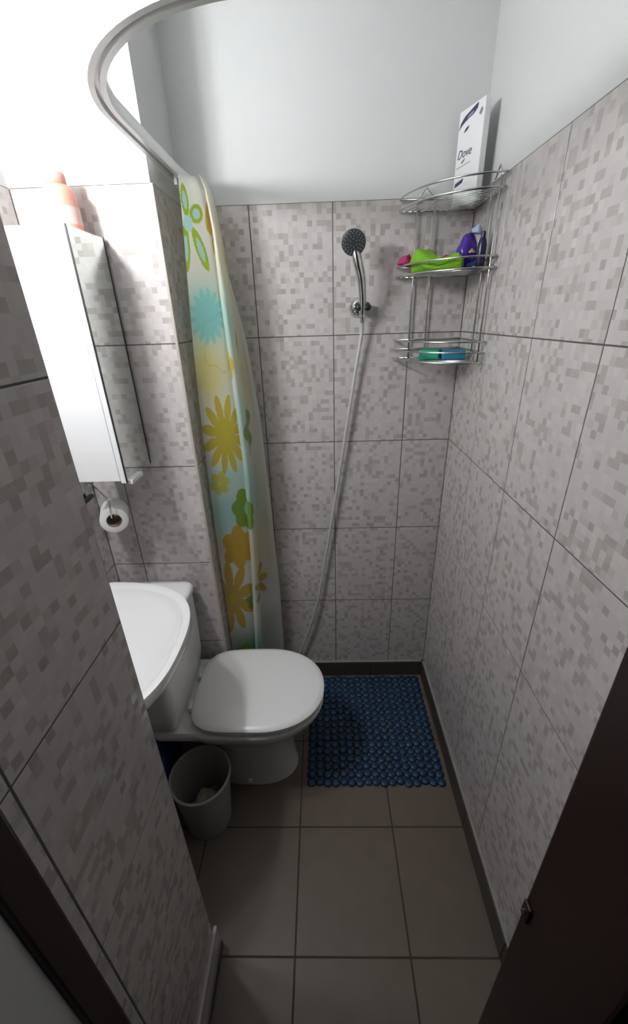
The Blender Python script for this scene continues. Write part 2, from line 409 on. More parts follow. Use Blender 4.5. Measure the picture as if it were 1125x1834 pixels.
tpart('floor_bolt_cap', lathe_bm([(.012, 0), (.012, .008), (.006, .013)], 14), M['ceramic'], None)
bc = C.objects[-1] if False else [o for o in C.objects if o.name == 'floor_bolt_cap'][0]
bc.parent = toilet; bc.location = (-.03, -.108, .03); bc.rotation_euler = (PI/2, 0, 0)

# ------------------------------------------------------------------ washbasin
basin = tag(empty('washbasin', (XL, .92, .84)), 'white ceramic wall-hung washbasin half hidden behind the partition wall', 'washbasin')
SX0, SYC, SA, SB, SZ = -.785, .883, .372, .319, .925
def sink_ring(k, z, dx=0, dy=0, n=48, m=12):
    """D outline scaled by k about the bowl centre"""
    cx = SX0 + SA*.45; out = []; p = 2.6
    for j in range(n+1):
        t = -PI/2 + PI*j/n; c, s = math.cos(t), math.sin(t); q = (abs(c)**p+abs(s)**p)**(-1/p)
        out.append((SX0+.02+(SA-.02)*q*c, SYC+SB*q*s))
    # rounded rear corners
    for i in range(1, 6):
        a = PI/2*i/6; out.append((SX0+.02-.02*math.sin(a), SYC+SB-.02+.02*math.cos(a)))
    for i in range(1, m): out.append((SX0, SYC+(SB-.02)*(1-2*i/m)))
    for i in range(1, 6):
        a = PI/2*i/6; out.append((SX0+.02-.02*math.cos(a), SYC-SB+.02-.02*math.sin(a)))
    return [(cx+(x-cx)*k+dx, SYC+(y-SYC)*k+dy, z) for x, y in out]
rings = [sink_ring(.30, 0.813, .01, -.13), sink_ring(.52, 0.830, .01, -.115), sink_ring(.78, 0.873, 0, -.03), sink_ring(.95, 0.881), sink_ring(.985, 0.887), sink_ring(1.0, 0.897), sink_ring(1.0, 0.917), sink_ring(.992, 0.924), sink_ring(.975, SZ),
         sink_ring(.90, 0.924), sink_ring(.875, 0.919), sink_ring(.86, 0.907), sink_ring(.80, 0.895, 0, -.01), sink_ring(.55, 0.853, .008, -.10), sink_ring(.30, 0.830, .01, -.13), sink_ring(.09, 0.825, .01, -.14)]
bs = loft_bm(rings)
for v in bs.verts: v.co -= Vector((XL, .92, .84))
smooth_by_angle(bm_obj('bowl', bs, M['ceramic'], basin), 60)
bm_obj('drain', lathe_bm([(.024, 0), (.024, .003), (.016, .004), (.014, .001)], 20), M['chrome'], basin, (SX0+SA*.45+.01-XL, SYC-.92-.14, .825-.84))
bm_obj('wall_fixing', tube_bm([(0, 0, 0), (.056, 0, 0)], .012, 12), M['chrome'], basin, (-.003, .16, .04))
bm_obj('tap_stub', lathe_bm([(.007, 0), (.007, .02), (.010, .022), (.010, .03), (.004, .034)], 14), M['chrome'], basin, (.022, .285, .055))
# trap pipe under the basin
bm_obj('waste_pipe', tube_bm(catmull([(.20, -.18, -.03), (.20, -.18, -.20), (.17, -.18, -.26), (.10, -.18, -.24), (.0, -.18, -.22)], 8), .016, 12), M['white'], basin, smooth=True)

# ------------------------------------------------------------------ mirror cabinet
CX0, CX1, CY0, CY1, CZ0, CZ1 = -.752, -.600, 1.157, 1.3585, 1.316, 1.977
cab = tag(empty('mirror_cabinet', (CX0, CY1, CZ0)), 'tall slim white cabinet with a mirrored front hung high above the washbasin', 'cabinet')
def cpart(name, bx, mat, bev=.0015, par=None):
    b = box_bm(bx[0]-CX0, bx[1]-CX0, bx[2]-CY1, bx[3]-CY1, bx[4]-CZ0, bx[5]-CZ0, bev, 1)
    return bm_obj(name, b, mat, par or cab)
cpart('body', (CX0, CX1-.0215, CY0+.002, CY1, CZ0+.006, CZ1), M['white'])
cpart('door', (CX1-.0195, CX1-.003, CY0, 1.346, CZ0, CZ1), M['white'])
mir = cpart('mirror', (CX1-.003, CX1, CY0+.003, 1.345, CZ0+.004, CZ1-.002), M['mirror'], .0)
cpart('mirror_edge', (CX1-.0032, CX1+.0012, 1.343, 1.3465, CZ0+.002, CZ1), M['black'], .0, mir)
cpart('mirror_edge', (CX1-.0032, CX1+.0006, CY0-.0004, CY0+.0035, CZ0+.002, CZ1), M['black'], .0, mir)
cpart('ledge', (CX1-.004, CX1+.010, CY0+.012, CY0+.095, CZ0-.008, CZ0+.006), M['white'])

# bottle on top of the cabinet
bot = tag(empty('toiletry_bottle', (-.664, 1.285, CZ1)), 'coral pink toiletry bottle standing on top of the mirror cabinet', 'bottle')
bm_obj('body', lathe_bm([(.036, 0), (.040, .004), (.0405, .02), (.0405, .05), (.039, .08), (.035, .095), (.026, .104)], 32), M['pink'], bot, smooth=True)
bm_obj('label_band', lathe_bm([(.0410, .018), (.0412, .022), (.0412, .052), (.0409, .056)], 32, False, False), M['pink_pale'], bot, smooth=True)
bm_obj('cap', lathe_bm([(.024, .103), (.024, .125), (.022, .129), (.010, .130)], 24), M['pink_cap'], bot, smooth=True)

# ------------------------------------------------------------------ toilet roll and its wire holder
RX, RY, RZ = -.712, 1.225, 1.156
hold = tag(empty('paper_holder', (XL, RY+.05, RZ+.09)), 'thin chrome wire toilet paper holder on the left wall', 'paper holder')
hp = [(XL, RY+.115, RZ+.10), (XL+.06, RY+.06, RZ+.094), (RX+.008, RY-.018, RZ+.088), (RX+.012, RY-.021, RZ+.084), (RX+.009, RY-.020, RZ+.05), (RX+.002, RY-.015, RZ+.020), (RX, RY-.008, RZ+.014), (RX-.010, RY+.03, RZ+.016), (RX-.040, RY+.098, RZ+.016)]
bmh = tube_bm(hp, .0028, 8)
for v in bmh.verts: v.co -= Vector((XL, RY+.05, RZ+.09))
bm_obj('wire_arm', bmh, M['chrome'], hold, smooth=True)
bm_obj('wall_plate', lathe_bm([(.018, 0), (.018, .004), (.008, .007)], 20), M['chrome'], hold, (0, .065, .01), (0, PI/2, 0))
roll = tag(empty('toilet_roll', (RX, RY, RZ), .42), 'white toilet paper roll hanging on the wire holder', 'toilet roll')
rb = lathe_bm([(.0245, 0), (.043, 0), (.045, .002), (.045, .098), (.043, .10), (.0245, .10)], 40, False, False)
bm_obj('paper', rb, M['paper'], roll, (0, 0, -.0), (-PI/2, 0, 0)); smooth_by_angle(roll.children[0], 50)
bm_obj('core', lathe_bm([(.0230, .001), (.0242, .001), (.0242, .099), (.0230, .099), (.0230, .001)], 32, False, False), M['card'], roll, rot=(-PI/2, 0, 0), smooth=True)
# black hook on the left wall
hk = tag(empty('wall_hook', (XL, 1.285, 1.212)), 'small black plastic hook on the left wall beside the toilet roll', 'hook')
bm_obj('peg', tube_bm([(.014, .030, 0), (.015, .0, 0), (.016, -.03, 0), (.017, -.045, 0)], [.009, .009, .0095, .008], 12), M['black'], hk, smooth=True)
bm_obj('base_plate', box_bm(0, .005, -.014, .014, -.016, .016, .002, 2), M['black'], hk)

# ------------------------------------------------------------------ waste bin
BX, BY = -.473, .928
binn = tag(empty('waste_bin', (BX, BY, 0)), 'pale grey open plastic waste bin beside the toilet pedestal', 'bin')
bm_obj('bucket', lathe_bm([(.0, .0), (.080, 0), (.084, .004), (.106, .262), (.103, .262), (.081, .008), (0, .008)][1:-1], 48, True, True), M['bin'], binn, smooth=False); smooth_by_angle(binn.children[0], 40)
bm_obj('rim', tube_bm([(.1075*math.cos(2*PI*j/48), .1075*math.sin(2*PI*j/48), .263) for j in range(48)], .0052, 8, True), M['bin'], binn, smooth=True)
def crumple(name, r, seed, mat, loc, label):
    rr = random.Random(seed); bm = bmesh.new(); bmesh.ops.create_icosphere(bm, subdivisions=2, radius=r)
    for v in bm.verts: v.co *= rr.uniform(.72, 1.1)
    o = bm_obj(name, bm, mat, None, loc, (rr.random(), rr.random(), rr.random()))
    return tag(o, label, 'litter', 'litter in the waste bin')
crumple('crumpled_paper', .045, 1, M['litter'], (BX+.03, BY-.03, .052), 'crumpled brown paper in the waste bin, at the front of the bin')
crumple('crumpled_paper', .038, 2, M['litter2'], (BX-.045, BY+.0, .047), 'crumpled pale paper in the waste bin, nearest the partition wall')
crumple('crumpled_paper', .038, 3, M['litter'], (BX+.02, BY+.05, .047), 'crumpled brown paper in the waste bin, nearest the toilet pedestal')
crumple('crumpled_paper', .040, 4, M['litter2'], (BX+.0, BY+.0, .122), 'crumpled pale paper on top of the litter in the waste bin')

# dark blue canister in the shade under the tank
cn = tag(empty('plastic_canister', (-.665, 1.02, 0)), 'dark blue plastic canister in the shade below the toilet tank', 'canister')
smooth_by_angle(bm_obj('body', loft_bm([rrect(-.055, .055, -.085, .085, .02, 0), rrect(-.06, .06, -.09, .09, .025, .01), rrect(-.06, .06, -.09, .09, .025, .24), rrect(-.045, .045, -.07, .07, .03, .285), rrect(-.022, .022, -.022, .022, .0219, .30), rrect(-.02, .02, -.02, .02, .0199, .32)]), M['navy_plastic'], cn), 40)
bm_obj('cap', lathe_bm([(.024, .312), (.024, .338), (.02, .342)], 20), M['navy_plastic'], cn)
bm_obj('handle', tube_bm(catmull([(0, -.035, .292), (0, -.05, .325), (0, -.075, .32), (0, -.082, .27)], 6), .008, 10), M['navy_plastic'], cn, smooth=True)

# ------------------------------------------------------------------ bath mat of blue vinyl pebbles
mx0, mx1, my0, my1 = -.092, .482, 1.036, 1.606
nx, ny = 17, 17
mat_root = tag(empty('bath_mat', ((mx0+mx1)/2, (my0+my1)/2, 0)), 'dark blue pebbled vinyl bath mat on the shower floor', 'bath mat')
px, py = (mx1-mx0)/nx, (my1-my0)/ny
pb = bmesh.new(); rg = []
for rr, zz in ((1.0, .0), (1.0, .004), (.78, .0085), (.4, .0105)):
    rg.append([(px*.53*rr*math.cos(2*PI*j/10), py*.53*rr*math.sin(2*PI*j/10), zz) for j in range(10)])
loft_bm(rg, bm=pb); bmesh.ops.recalc_face_normals(pb, faces=pb.faces)
pme = bpy.data.meshes.new('pebble'); pb.to_mesh(pme); pb.free(); pme.materials.append(M['mat'])
for p in pme.polygons: p.use_smooth = True
for i in range(nx):
    for j in range(ny):
        o = bpy.data.objects.new('pebble', pme); C.objects.link(o); o.parent = mat_root
        o.location = (mx0+(i+.5)*px-(mx0+mx1)/2 + random.uniform(-.0012, .0012), my0+(j+.5)*py-(my0+my1)/2 + random.uniform(-.0012, .0012) + .004*math.sin(i*1.9), .0015)
        s = random.uniform(.97, 1.06); o.scale = (s, s, random.uniform(.8, 1.1)); o.rotation_euler = (0, 0, random.uniform(0, 1))

# ------------------------------------------------------------------ curved curtain rail and curtain
ZR = 2.15
path = [(-.398, YB, ZR), (-.41, 1.5, ZR), (-.412, 1.3, ZR)]
path = catmull(path, 6)
cxr, cyr, R0 = -.06, 1.1, .351
path += [Vector((cxr-R0*math.cos(a), cyr-R0*math.sin(a), ZR)) for a in [PI/2*k/22 for k in range(23)]]
path += [Vector((.2, .749, ZR)), Vector((XD, .749, ZR))]
oval = [(.0150, -.014), (.0175, -.007), (.0175, .009), (.013, .0155), (-.013, .0155), (-.0175, .009), (-.0175, -.007), (-.0150, -.014), (-.0045, -.014), (-.0045, -.006), (.0045, -.006), (.0045, -.014)]
rail = tag(empty('curtain_rail', (-.41, 1.3, ZR)), 'curved aluminium shower curtain rail sweeping round from the back wall', 'curtain rail')
tb = tube_bm(path, 1.0, prof=oval)
for v in tb.verts: v.co -= Vector((-.41, 1.3, ZR))
smooth_by_angle(bm_obj('track', tb, M['alu'], rail), 35)
bm_obj('wall_flange', box_bm(-.018, .018, -.012, 0, -.024, .024, .003, 2), M['white'], rail, (-.398+.41, YB+TT-1.3, 0))
bm_obj('wall_flange', box_bm(-.004, TT, -.018, .018, -.024, .024, .003, 2), M['white'], rail, (XD+.41, .749-1.3, 0))

def interp(tab, z):
    tab = sorted(tab)
    if z <= tab[0][0]: return tab[0][1]
    for (z0, a), (z1, b) in zip(tab, tab[1:]):
        if z <= z1: return a + (b-a)*(z-z0)/(z1-z0)
    return tab[-1][1]
XLEFT = [(2.14, -.388), (2.05, -.392), (1.9, -.402), (1.68, -.416), (1.38, -.428), (1.0, -.433), (.6, -.435), (.1, -.436)]
XFOLD = [(2.14, -.335), (2.1, -.318), (2.0, -.305), (1.84, -.297), (1.68, -.292), (1.46, -.285), (1.23, -.280), (.86, -.292), (.38, -.318), (.1, -.325)]
XRIGHT = [(2.14, -.36), (2.06, -.335), (1.92, -.312), (1.7, -.268), (1.43, -.242), (1.05, -.228), (.63, -.218), (.1, -.222)]
def srgb(r, g, b):
    f = lambda c: ((c/255+.055)/1.055)**2.4 if c > 10 else c/255/12.92
    return (f(r), f(g), f(b))
WHITE = srgb(224, 226, 220); CREAM = srgb(222, 218, 198); LIME = srgb(150, 178, 25); DLIME = srgb(120, 158, 30); YEL = srgb(200, 182, 40)
ORA = srgb(198, 162, 45); CYAN = srgb(150, 212, 203); SKY = srgb(170, 215, 215); PALEY = srgb(222, 208, 110)
def mix(a, b, t): return tuple(x+(y-x)*t for x, y in zip(a, b))
def petal_flower(a, z, ca, cz, r, n, ph, width, core, ar=1.75):
    """signed: >0 inside a daisy with n petals"""
    dx, dz = (a-ca)*ar, z-cz; d = math.hypot(dx, dz)
    if d > r: return 0, d
    th = math.atan2(dz, dx) - ph; k = round(th/(2*PI/n)); dt = th-k*2*PI/n
    w = d*abs(math.sin(dt)); u = d/r
    lim = width*r*math.sqrt(max(0, 1-((u-.6)/.4)**2)) if u > .6 else width*r*(.28+.72*min(1, u/.6))
    if u < core: return 2, d
    return (1 if w < lim else 0), d
def blob(a, z, ca, cz, ra, rz): return math.exp(-(((a-ca)/ra)**2 + ((z-cz)/rz)**2))
def paint(a, z, W):
    c = mix(WHITE, CREAM, .35+.35*math.sin(z*7+1))
    # washes
    for ca, cz, ra, rz, col, st in ((.05, 1.77, .065, .085, CYAN, 1.0), (.04, 1.60, .06, .10, PALEY, .75), (.06, 1.06, .09, .10, SKY, .9), (.19, 1.16, .05, .12, CYAN, .7), (.16, 1.74, .03, .10, CYAN, .6),
                                (.10, .30, .10, .12, srgb(60, 140, 90), .9), (.2, .35, .08, .10, CYAN, .7), (.05, 1.22, .12, .05, SKY, .6), (.20, 1.42, .04, .12, SKY, .7), (.12, .90, .08, .10, CREAM, .6), (.27, 1.55, .05, .12, PALEY, .6), (.27, 1.12, .05, .12, CYAN, .6), (.27, .86, .05, .10, PALEY, .5), (.22, 1.95, .05, .10, PALEY, .5)):
        c = mix(c, col, st*min(1, 1.3*blob(a, z, ca, cz, ra, rz)))
    def fl(ca, cz, r, n, ph, w, core, col, ccol, ar=1.75):
        nonlocal c
        k, d = petal_flower(a, z, ca, cz, r, n, ph, w, core, ar)
        if k == 1: c = mix(col, c, .06)
        elif k == 2: c = ccol
    fl(.055, 1.77, .085, 14, .1, .13, .3, mix(CYAN, srgb(105, 195, 190), .4), mix(CYAN, srgb(105, 195, 190), .4), 1.5)
    # lime flower with pale blue petal hearts at the top
    def lobe(pa, pz, la, lz, ang, col, heart):
        nonlocal c
        dx, dz = (a-pa)*1.5, z-pz; x = dx*math.cos(ang)+dz*math.sin(ang); y = -dx*math.sin(ang)+dz*math.cos(ang)
        e = (x/la)**2+(y/lz)**2
        if e < 1: c = col if e > .3 or not heart else mix(SKY, col, .15)
    lobe(.012, 2.072, .040, .016, 1.65, LIME, True); lobe(.042, 2.042, .030, .024, .25, LIME, True)
    lobe(.048, 1.953, .062, .020, -1.05, LIME, True); lobe(.004, 1.955, .062, .018, 1.5, LIME, True)
    if math.hypot((a-.016)*1.5, z-2.018) < .020: c = SKY
    lobe(.092, 2.04, .05, .035, 1.2, ORA, False); lobe(.10, 1.99, .05, .02, 1.4, ORA, False)
    # faint outlined flower
    dx, dz = (a-.085)*1.7, z-1.69; d = math.hypot(dx, dz); rr = .085*(1+.13*math.cos(5*math.atan2(dz, dx)))
    if abs(d-rr) < .0022: c = mix(c, DLIME, .35)
    fl(.082, 1.378, .150, 12, .26, .135, .16, YEL, mix(YEL, PALEY, .25), 1.72)
    fl(.145, 1.075, .098, 7, .3, .42, .32, DLIME, CYAN, 1.35)
    fl(.085, .905, .105, 6, .5, .40, .18, ORA, ORA, 1.5)
    fl(.030, .66, .19, 9, .2, .17, .14, ORA, YEL, 1.8)
    fl(.125, .62, .05, 5, .2, .4, .2, DLIME, CYAN, 1.3)
    fl(.258, .70, .12, 9, .1, .17, .14, ORA, ORA, 1.6)
    fl(.262, 1.39, .10, 5, .6, .34, .2, DLIME, SKY, 1.6)
    fl(.248, 1.69, .05, 5, .6, .5, .2, LIME, LIME, 1.4)
    fl(.150, 1.62, .055, 6, .2, .5, .2, YEL, YEL, 1.6)
    fl(.05, .30, .09, 6, .2, .5, .2, DLIME, YEL, 1.5)
    fl(.04, 1.20, .05, 6, .2, .4, .2, mix(LIME, PALEY, .6), PALEY, 1.3)
    return c
def build_curtain():
    nz, per = 560, 40; zt, zb = 2.132, .13
    verts, cols, rows = [], [], []
    for i in range(nz+1):
        z = zt + (zb-zt)*i/nz
        xl, xf, xr = interp(XLEFT, z), interp(XFOLD, z), interp(XRIGHT, z); t = (zt-z)/(zt-zb)
        wv = .004*math.sin(z*9); k = min(1, t*5+.25)
        plan = [(xl, 1.425), (xl+(xf-xl)*.35, 1.438+.012*k+wv), (xl+(xf-xl)*.72, 1.452+.016*k), (xf-.020*k, 1.474), (xf-.014*k, 1.452-.020*k), (xf+.002*k, 1.447-.022*k), (xf+.012*k, 1.462-.008*k), (xf+.004*k, 1.520),
                (xf+(xr-xf)*.45, 1.545+wv), (xr-.004, 1.553), (xr+.002, 1.572), (xr-.03*k, 1.598), (xl+.03, 1.604)]
        pts = catmull([(x, y, z) for x, y in plan], per//2)
        a = 0; n = len(pts); prev = None
        for p in pts:
            if prev is not None: a += (p-prev).length
            prev = p; p = p.copy(); p.x = max(p.x, XE+.004); p.y = min(p.y, YB-.016)
            verts.append(p); cols.append(paint(a, z, .3))
    n = len(pts)
    faces = [(i*n+j, i*n+j+1, (i+1)*n+j+1, (i+1)*n+j) for i in range(nz) for j in range(n-1)]
    me = bpy.data.meshes.new('curtain_sheet'); me.from_pydata(verts, [], faces); me.update()
    ca = me.color_attributes.new('print', 'FLOAT_COLOR', 'POINT')
    ca.data.foreach_set('color', [v for c in cols for v in (*c, 1.0)])
    for p in me.polygons: p.use_smooth = True
    return me, pts
cme, _ = build_curtain()
cur = tag(empty('shower_curtain', (0, 0, 0)), 'translucent white shower curtain with green, yellow and turquoise flowers bunched by the wall', 'curtain')
link('sheet', cme, M['curtain'], cur)
for k in range(5):
    y = 1.475 + k*.028
    bm_obj('glider', box_bm(-.004, .004, -.005, .005, -.032, -.009, .001, 1), M['white'], cur, (-.4105 if y > 1.5 else -.4112, y, ZR))

# ------------------------------------------------------------------ hand shower, bracket and hose
shower = tag(empty('hand_shower', (.128, YB, 1.787)), 'chrome hand shower with a dark round face held on the back wall', 'shower head')
def sh(name, bm, mat, parent=None, smooth=True, ang=None):
    for v in bm.verts: v.co -= Vector((.128, YB, 1.787))
    o = bm_obj(name, bm, mat, parent or shower, smooth=smooth)
    if ang: smooth_by_angle(o, ang)
    return o
HC = Vector((.109, 1.505, 1.966)); HN = Vector((-.05, -.93, -.37)).normalized()
hs = Vector((1, 0, 0)).cross(HN).normalized(); hx = HN.cross(hs)
def disc_rings(prof, n=32):
    return [[HC + HN*d + hx*(r*math.cos(2*PI*j/n)) + hs*(r*math.sin(2*PI*j/n)) for j in range(n)] for r, d in prof]
head = sh('head', loft_bm(disc_rings([(.018, -.030), (.030, -.024), (.0375, -.010), (.039, -.002), (.0375, .002)])), M['chrome'], ang=50)
sh('face', loft_bm(disc_rings([(.037, .001), (.0365, .004), (.034, .0055), (.015, .0065)])), M['shower_face'], ang=50)
nb = bmesh.new()
for rr, cnt in ((.011, 6), (.019, 11), (.026, 16), (.0315, 20)):
    for j in range(cnt):
        a = 2*PI*j/cnt + rr*40; c = HC + HN*.0055 + hx*(rr*math.cos(a)) + hs*(rr*math.sin(a))
        tube_bm([c, c+HN*.003], .0013, 5, bm=nb)
nz_o = sh('nozzles', nb, M['nozzle'], smooth=False); nz_o['kind'] = 'stuff'
hpts = catmull([HC-HN*.016+Vector((.004, .004, -.012)), (.124, 1.522, 1.915), (.136, 1.532, 1.875), (.143, 1.548, 1.83), (.147, 1.566, 1.79), (.1475, 1.578, 1.765)], 8)
sh('handle', tube_bm(hpts, [.0175-.0065*(i/len(hpts))**.7 for i in range(len(hpts))], 16), M['chrome'], ang=60)
sh('ferrule', tube_bm([(.1475, 1.575, 1.772), (.148, 1.582, 1.752), (.1478, 1.587, 1.738)], [.0105, .0095, .0075], 16), M['chrome'])
br = tag(empty('shower_bracket', (.136, YB, 1.787)), 'round chrome wall bracket holding the hand shower', 'bracket')
bm_obj('wall_disc', lathe_bm([(.031, 0), (.032, .004), (.028, .013), (.018, .021), (.010, .024)], 32), M['chrome'], br, rot=(PI/2, 0, 0), smooth=True)
for s in (-1, 1):
    bm_obj('clamp_jaw', tube_bm([(.0115+s*.0135, -.020, .004), (.0115+s*.0165, -.040, .002), (.0115+s*.0165, -.058, -.002), (.0115+s*.0125, -.072, -.003)], [.012, .0135, .012, .007], 12), M['black'], br, smooth=True)
    bm_obj('chrome_cap', tube_bm([(.0115+s*.025, -.03, .003), (.0115+s*.026, -.056, 0)], [.0065, .006], 10), M['chrome'], br, smooth=True)
hose = catmull([(.1478, 1.588, 1.742), (.146, 1.596, 1.69), (.117, 1.602, 1.503), (.067, 1.604, 1.166), (.010, 1.604, .803), (-.050, 1.60, .471), (-.132, 1.598, .209), (-.17, 1.60, .13)], 12)
hb = bmesh.new(); hr = [(.0062 if i % 2 else .0054) for i in range(len(hose)*6)]
L_ = []
for a, b in zip(hose, hose[1:]):
    for k in range(6): L_.append(a.lerp(b, k/6))
L_.append(hose[-1])
tube_bm(L_, [(.0066 if i % 2 else .0060) for i in range(len(L_))], 10, bm=hb)
tag(bm_obj('shower_hose', hb, M['hose'], None, smooth=True), 'long steel shower hose hanging down the back wall behind the toilet', 'hose')

# ------------------------------------------------------------------ chrome wire corner shelf
WR = .0026
shelf = tag(empty('corner_shelf', (XD, YB, 1.6)), 'three-tier chrome wire shelf in the corner of the shower', 'shelf')
def spart(name, bm, mat, parent=None):
    for v in bm.verts: v.co -= Vector((XD, YB, 1.6))
    return bm_obj(name, bm, mat, parent or shelf, smooth=True)
AX, AY, WO = .246, .268, .008
def arc_pts(k, z, n=20, flat=2.0):
    out = []
    for i in range(n+1):
        t = PI/2*i/n; c, s = math.cos(t), math.sin(t); q = (c**flat+s**flat)**(-1/flat)
        out.append((XD-WO-(AX-WO)*k*c*q, YB-WO-(AY-WO)*k*s*q, z))
    return out
def tier(zb, rails, wires):
    spart('front_rail', tube_bm(arc_pts(1, zb), WR*1.15, 8), M['wire'])
    for zr in rails: spart('front_rail', tube_bm(arc_pts(1.0, zr), WR, 8), M['wire'])
    for zr in [zb]+rails:
        spart('wall_rail', tube_bm([(XD-AX, YB-WO, zr), (XD-WO, YB-WO, zr)], WR, 8), M['wire'])
        spart('wall_rail', tube_bm([(XD-WO, YB-AY, zr), (XD-WO, YB-WO, zr)], WR, 8), M['wire'])
    for i in range(wires):
        k = (i+1)/(wires+1)
        spart('tray_wire', tube_bm(arc_pts(k, zb, 12, 1.5), .0016, 6), M['wire'])
Z_T = [2.060, 1.874, 1.614]
tier(Z_T[0], [2.092], 11); tier(Z_T[1], [1.903], 11); tier(Z_T[2], [1.645, 1.676], 11)
for x in (.322, .379): spart('post', tube_bm([(x, YB-WO-.004, 2.092), (x+.002, YB-WO-.004, 1.612)], WR*1.15, 8), M['wire'])
for y in (1.392, 1.456): spart('post', tube_bm([(XD-WO-.004, y, 2.092), (XD-WO-.004, y+.002, 1.612)], WR*1.15, 8), M['wire'])
spart('hanging_loop', tube_bm([(.322, YB-WO, 2.092), (.350, YB-WO, 2.122), (.379, YB-WO, 2.092)], WR*.9, 8), M['wire'])
spart('hanging_loop', tube_bm([(XD-WO, 1.392, 2.092), (XD-WO, 1.424, 2.122), (XD-WO, 1.456, 2.092)], WR*.9, 8), M['wire'])

# carton on the top tier
A = Vector((.430, 1.612, 2.0635)); Bv = Vector((.468, 1.503, 2.0635)); CW = (Bv-A).length; CHh = .232; CDp = .020
cx = (Bv-A).normalized(); cn_ = Vector((cx.y, -cx.x, 0))      # outward normal (towards -x)
if cn_.x > 0: cn_ = -cn_
carton = tag(empty('soap_carton', A + (Bv-A)/2), 'tall white carton with navy print standing on the top shelf tier', 'carton')
rotz = math.atan2(cx.y, cx.x); carton.rotation_euler = (0, 0, rotz)
# local: x along face, -y is outward if cn_ = R*(0,-1)
sgn = -1 if (Matrix.Rotation(rotz, 3, 'Z') @ Vector((0, -1, 0))).dot(cn_) > 0 else 1
bm_obj('body', box_bm(-CW/2, CW/2, min(0, -sgn*CDp), max(0, -sgn*CDp), 0, CHh, .0012, 1), M['box'], carton)
def flat_poly(name, pts, mat, lift=.0006):
    bm = bmesh.new(); vs = [bm.verts.new((x, sgn*lift, z)) for x, z in pts]; bm.faces.new(vs)
    ws = [bm.verts.new((x, 0, z)) for x, z in pts]; n = len(vs)
    for j in range(n): bm.faces.new((vs[j], vs[(j+1) % n], ws[(j+1) % n], ws[j]))
    return bm_obj(name, bm, mat, carton)
flat_poly('printed_wave', [(-.056, 0.1890), (-.046, 0.2050), (-.030, 0.2150), (-.005, 0.2210), (.020, 0.2270), (.028, 0.2270), (.026, 0.2170), (.012, 0.2090), (-.012, 0.2050), (-.032, 0.2010), (-.046, 0.1950)], M['navy_ink'])
flat_poly('printed_sheen', [(-.020, 0.2055), (.004, 0.2095), (.014, 0.2140), (.002, 0.2160), (-.014, 0.2120)], M['purple_ink'], .0008)
flat_poly('printed_drop', [(-.030, 0.1770), (-.022, 0.1850), (-.008, 0.1890), (-.008, 0.1840), (-.016, 0.1790)], M['navy_ink'])
flat_poly('printed_mark', [(.034, 0.2000), (.040, 0.2100), (.047, 0.2120), (.050, 0.2040), (.043, 0.1960)], M['grey_ink'])
flat_poly('printed_bottom_block', [(-.052, 0.0500), (-.048, 0.0600), (-.020, 0.0640), (-.010, 0.0660), (-.014, 0.0560), (-.034, 0.0520)], M['navy_ink'])
flat_poly('printed_emblem', [(-.030, 0.1060), (-.022, 0.1120), (-.010, 0.1140), (-.014, 0.1090), (-.024, 0.1040)], M['gold_ink'])
flat_poly('printed_line', [(-.052, 0.0960), (.014, 0.0990), (.014, 0.1005), (-.052, 0.0975)], M['grey_ink'])
tcv = bpy.data.curves.new('brand_lettering', 'FONT'); tcv.body = 'Dove'; tcv.size = .030; tcv.extrude = .0002; tcv.shear = .25
to = bpy.data.objects.new('brand_tmp', tcv); C.objects.link(to)
bpy.context.view_layer.update()
tm = bpy.data.meshes.new_from_object(to.evaluated_get(bpy.context.evaluated_depsgraph_get())); bpy.data.objects.remove(to)
tm.materials.clear(); tm.name = 'lettering'
tl = link('lettering', tm, M['navy_ink'], carton)
# text lies in local xy; stand it up on the printed face
tl.rotation_euler = (PI/2, 0, 0) if sgn < 0 else (PI/2, 0, PI)
tl.location = (-.050 if sgn < 0 else .050, sgn*.0007, .118)

